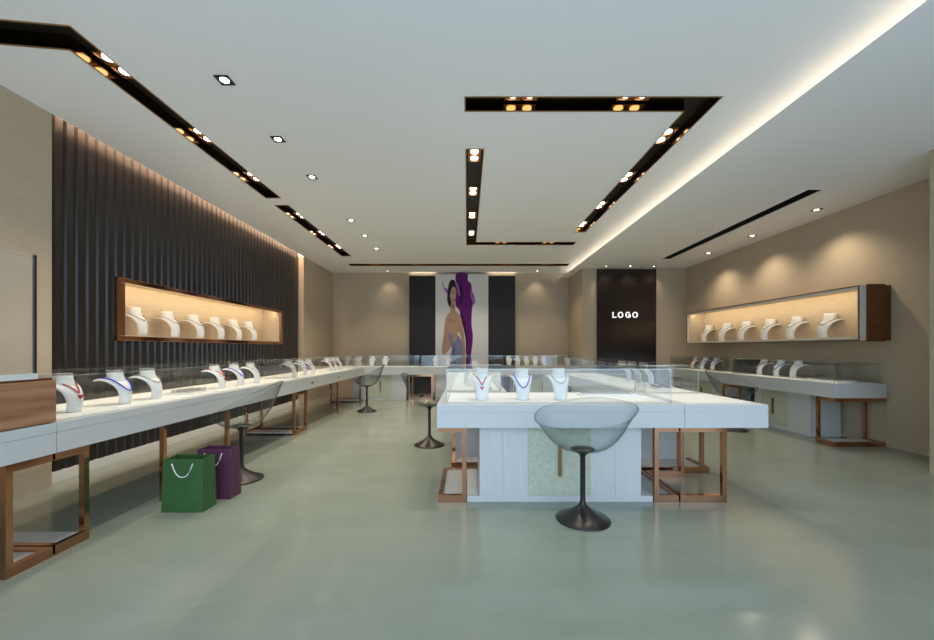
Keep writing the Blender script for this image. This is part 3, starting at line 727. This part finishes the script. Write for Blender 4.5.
letter(-.11, lambda bm: arc_letter(bm, 0, .069, hh + .002, .028, .025, 0, 2 * PI))
def G(bm):
    arc_letter(bm, 0, .066, hh + .002, .028, .025, math.radians(38), math.radians(335))
    prism_xz(bm, [(.034, -hh + .02), (.066, -hh + .02), (.066, .012), (.034, .012)], -.02, 0)
    prism_xz(bm, [(.004, -.012), (.034, -.012), (.034, .012), (.004, .012)], -.02, 0)
letter(.08, G)
letter(.261, lambda bm: arc_letter(bm, 0, .069, hh + .002, .028, .025, 0, 2 * PI))

# ------------------------------------------------------------------ stools
def make_stool():
    t = thing('bowl_stool', '', 'stool')
    bm = bmesh.new()
    lathe(bm, [(.178, 0), (.180, .005), (.172, .013), (.13, .031), (.085, .055), (.045, .083), (.026, .102), (.0185, .122), (.0175, .15), (.0175, .42), (.022, .435), (.038, .448), (.046, .456)], 40)
    obj('pedestal', bm, M['gunmetal'], t, smooth=True)
    bm = bmesh.new(); rings = []; nphi, nt_ = 56, 18
    def pt(phi, q):
        sphi = math.sin(phi); zr = .712 + .152 * sphi
        r_ = .945 * q ** .70 + .055 * max(0, (q - .82) / .18) ** 1.6; h = q ** 2.1
        ry = (.275 if sphi < 0 else .285)
        k = (1 - .05 * max(0, q - .75) * 4 * max(0, sphi)) * (1 + .035 * q * (1 - math.cos(4 * phi)))
        return Vector((.33 * r_ * math.cos(phi) * k, (.055 * r_ + ry * r_ * sphi * k), .457 + (zr - .457) * h))
    tot = []
    for j in range(1, nt_ + 1):
        q = j / nt_
        tot.append([pt(2 * PI * k / nphi, q) for k in range(nphi)])
    c0 = Vector((0, 0, .457)); th = .006
    inn = [bm.verts.new(c0 + Vector((0, 0, th)))]; outv = [bm.verts.new(c0)]
    O = [[bm.verts.new(p) for p in rg] for rg in tot]
    I = [[bm.verts.new(Vector((p.x * (1 - th / .3), p.y * (1 - th / .3) + .055 * th / .3, p.z + th * max(0, 1 - j / nt_)))) for p in rg] for j, rg in enumerate(tot)]
    for (ctr, S) in ((outv[0], O), (inn[0], I)):
        for k in range(nphi): bm.faces.new((ctr, S[0][(k + 1) % nphi], S[0][k]))
        for a, b_ in zip(S, S[1:]):
            for k in range(nphi): bm.faces.new((a[k], a[(k + 1) % nphi], b_[(k + 1) % nphi], b_[k]))
    for k in range(nphi):
        f = bm.faces.new((O[-1][k], O[-1][(k + 1) % nphi], I[-1][(k + 1) % nphi], I[-1][k])); f.material_index = 1
    obj('clear_bowl_seat', bm, [M['shell'], M['shelledge']], t, smooth=True)
    bm = bmesh.new(); lathe(bm, [(.07, 0), (.082, .004), (.078, .010), (.03, .014)], 28, (0, 0, .470)); obj('mount_disc', bm, M['gunmetal'], t, smooth=True)
    return t
ST = make_stool()
grp = 'clear bowl stools'
ST.location = (.782, 2.635, 0); ST.rotation_euler = (0, 0, PI - .05); ST['label'] = 'nearest clear bowl stool, in front of the green door of the island'; ST['group'] = grp
dup(ST, (-1.99, 3.44, 0), R90 * -1 + .15, 'clear bowl stool behind the purple bag, facing the long left counter', grp)
dup(ST, (-1.85, 7.2, 0), -R90 + .1, 'farthest clear bowl stool, near the back left corner', grp)
dup(ST, (-.45, 4.67, 0), R90 - .1, 'clear bowl stool at the left side of the island', grp)
dup(ST, (3.80, 5.55, 0), R90 + .1, 'clear bowl stool facing the right wall counter, behind the island', grp)

# ------------------------------------------------------------------ shopping bags
def bag(label, loc, rot, w_, d_, h_, m):
    t = thing('shopping_bag', label, 'shopping bag', loc, rot)
    bm = bmesh.new(); e = .008
    # slightly flared body with creased gussets, open at the top
    bot = [(-w_ / 2, 0), (w_ / 2, 0), (w_ / 2 - .0, d_ / 2), (w_ / 2, d_), (-w_ / 2, d_), (-w_ / 2, d_ / 2)]
    top = [(-w_ / 2 + .006, .012), (w_ / 2 - .006, .012), (w_ / 2 - .03, d_ / 2), (w_ / 2 - .006, d_ - .012), (-w_ / 2 + .006, d_ - .012), (-w_ / 2 + .03, d_ / 2)]
    a = [bm.verts.new((x, y, 0)) for x, y in bot]; b_ = [bm.verts.new((x, y, h_)) for x, y in top]
    c = [bm.verts.new((x * .985, d_ / 2 + (y - d_ / 2) * .96, h_)) for x, y in top]; g = [bm.verts.new((x * .985, d_ / 2 + (y - d_ / 2) * .96, .006)) for x, y in bot]
    for i in range(6):
        j = (i + 1) % 6
        bm.faces.new((a[i], a[j], b_[j], b_[i])); bm.faces.new((b_[i], b_[j], c[j], c[i])); bm.faces.new((c[i], c[j], g[j], g[i]))
    bm.faces.new(a[::-1]); bm.faces.new(g)
    obj('paper_body', bm, m, t)
    for yy in (.008, d_ - .008):
        s = -1 if yy < d_ / 2 else 1
        pts = []
        for k in range(17):
            u = -1 + k / 8
            pts.append((u * w_ * .25, yy + s * .006, h_ - .03 - .095 * (1 - abs(u) ** 2.6)))
        bm = bmesh.new(); tube(bm, pts, .004, 6); obj('cord_handle', bm, M['cord'], t, smooth=True)
    return t
bag('dark green paper shopping bag with white cord handles, nearest of two on the floor', (-2.005, 2.743, 0), .0, .295, .15, .372, M['green'])
bag('purple paper shopping bag with white cord handles, behind the green bag', (-1.945, 2.985, 0), -.02, .27, .14, .38, M['purple'])

# ------------------------------------------------------------------ camera and view
cam = bpy.data.cameras.new('camera'); co = bpy.data.objects.new('camera', cam); C.objects.link(co)
co.location = (0, 0, HCAM); co.rotation_euler = (PI / 2, 0, 0)
cam.sensor_width = 36; cam.lens = 390 / 934 * 36; cam.shift_y = 29 / 934; cam.clip_start = .05
sc.camera = co
vs = sc.view_settings
sc.display_settings.display_device = 'sRGB'
vs.view_transform = 'Standard'; vs.look = 'None'; vs.gamma = 1; vs.use_curve_mapping = False
vs.exposure = 0.0
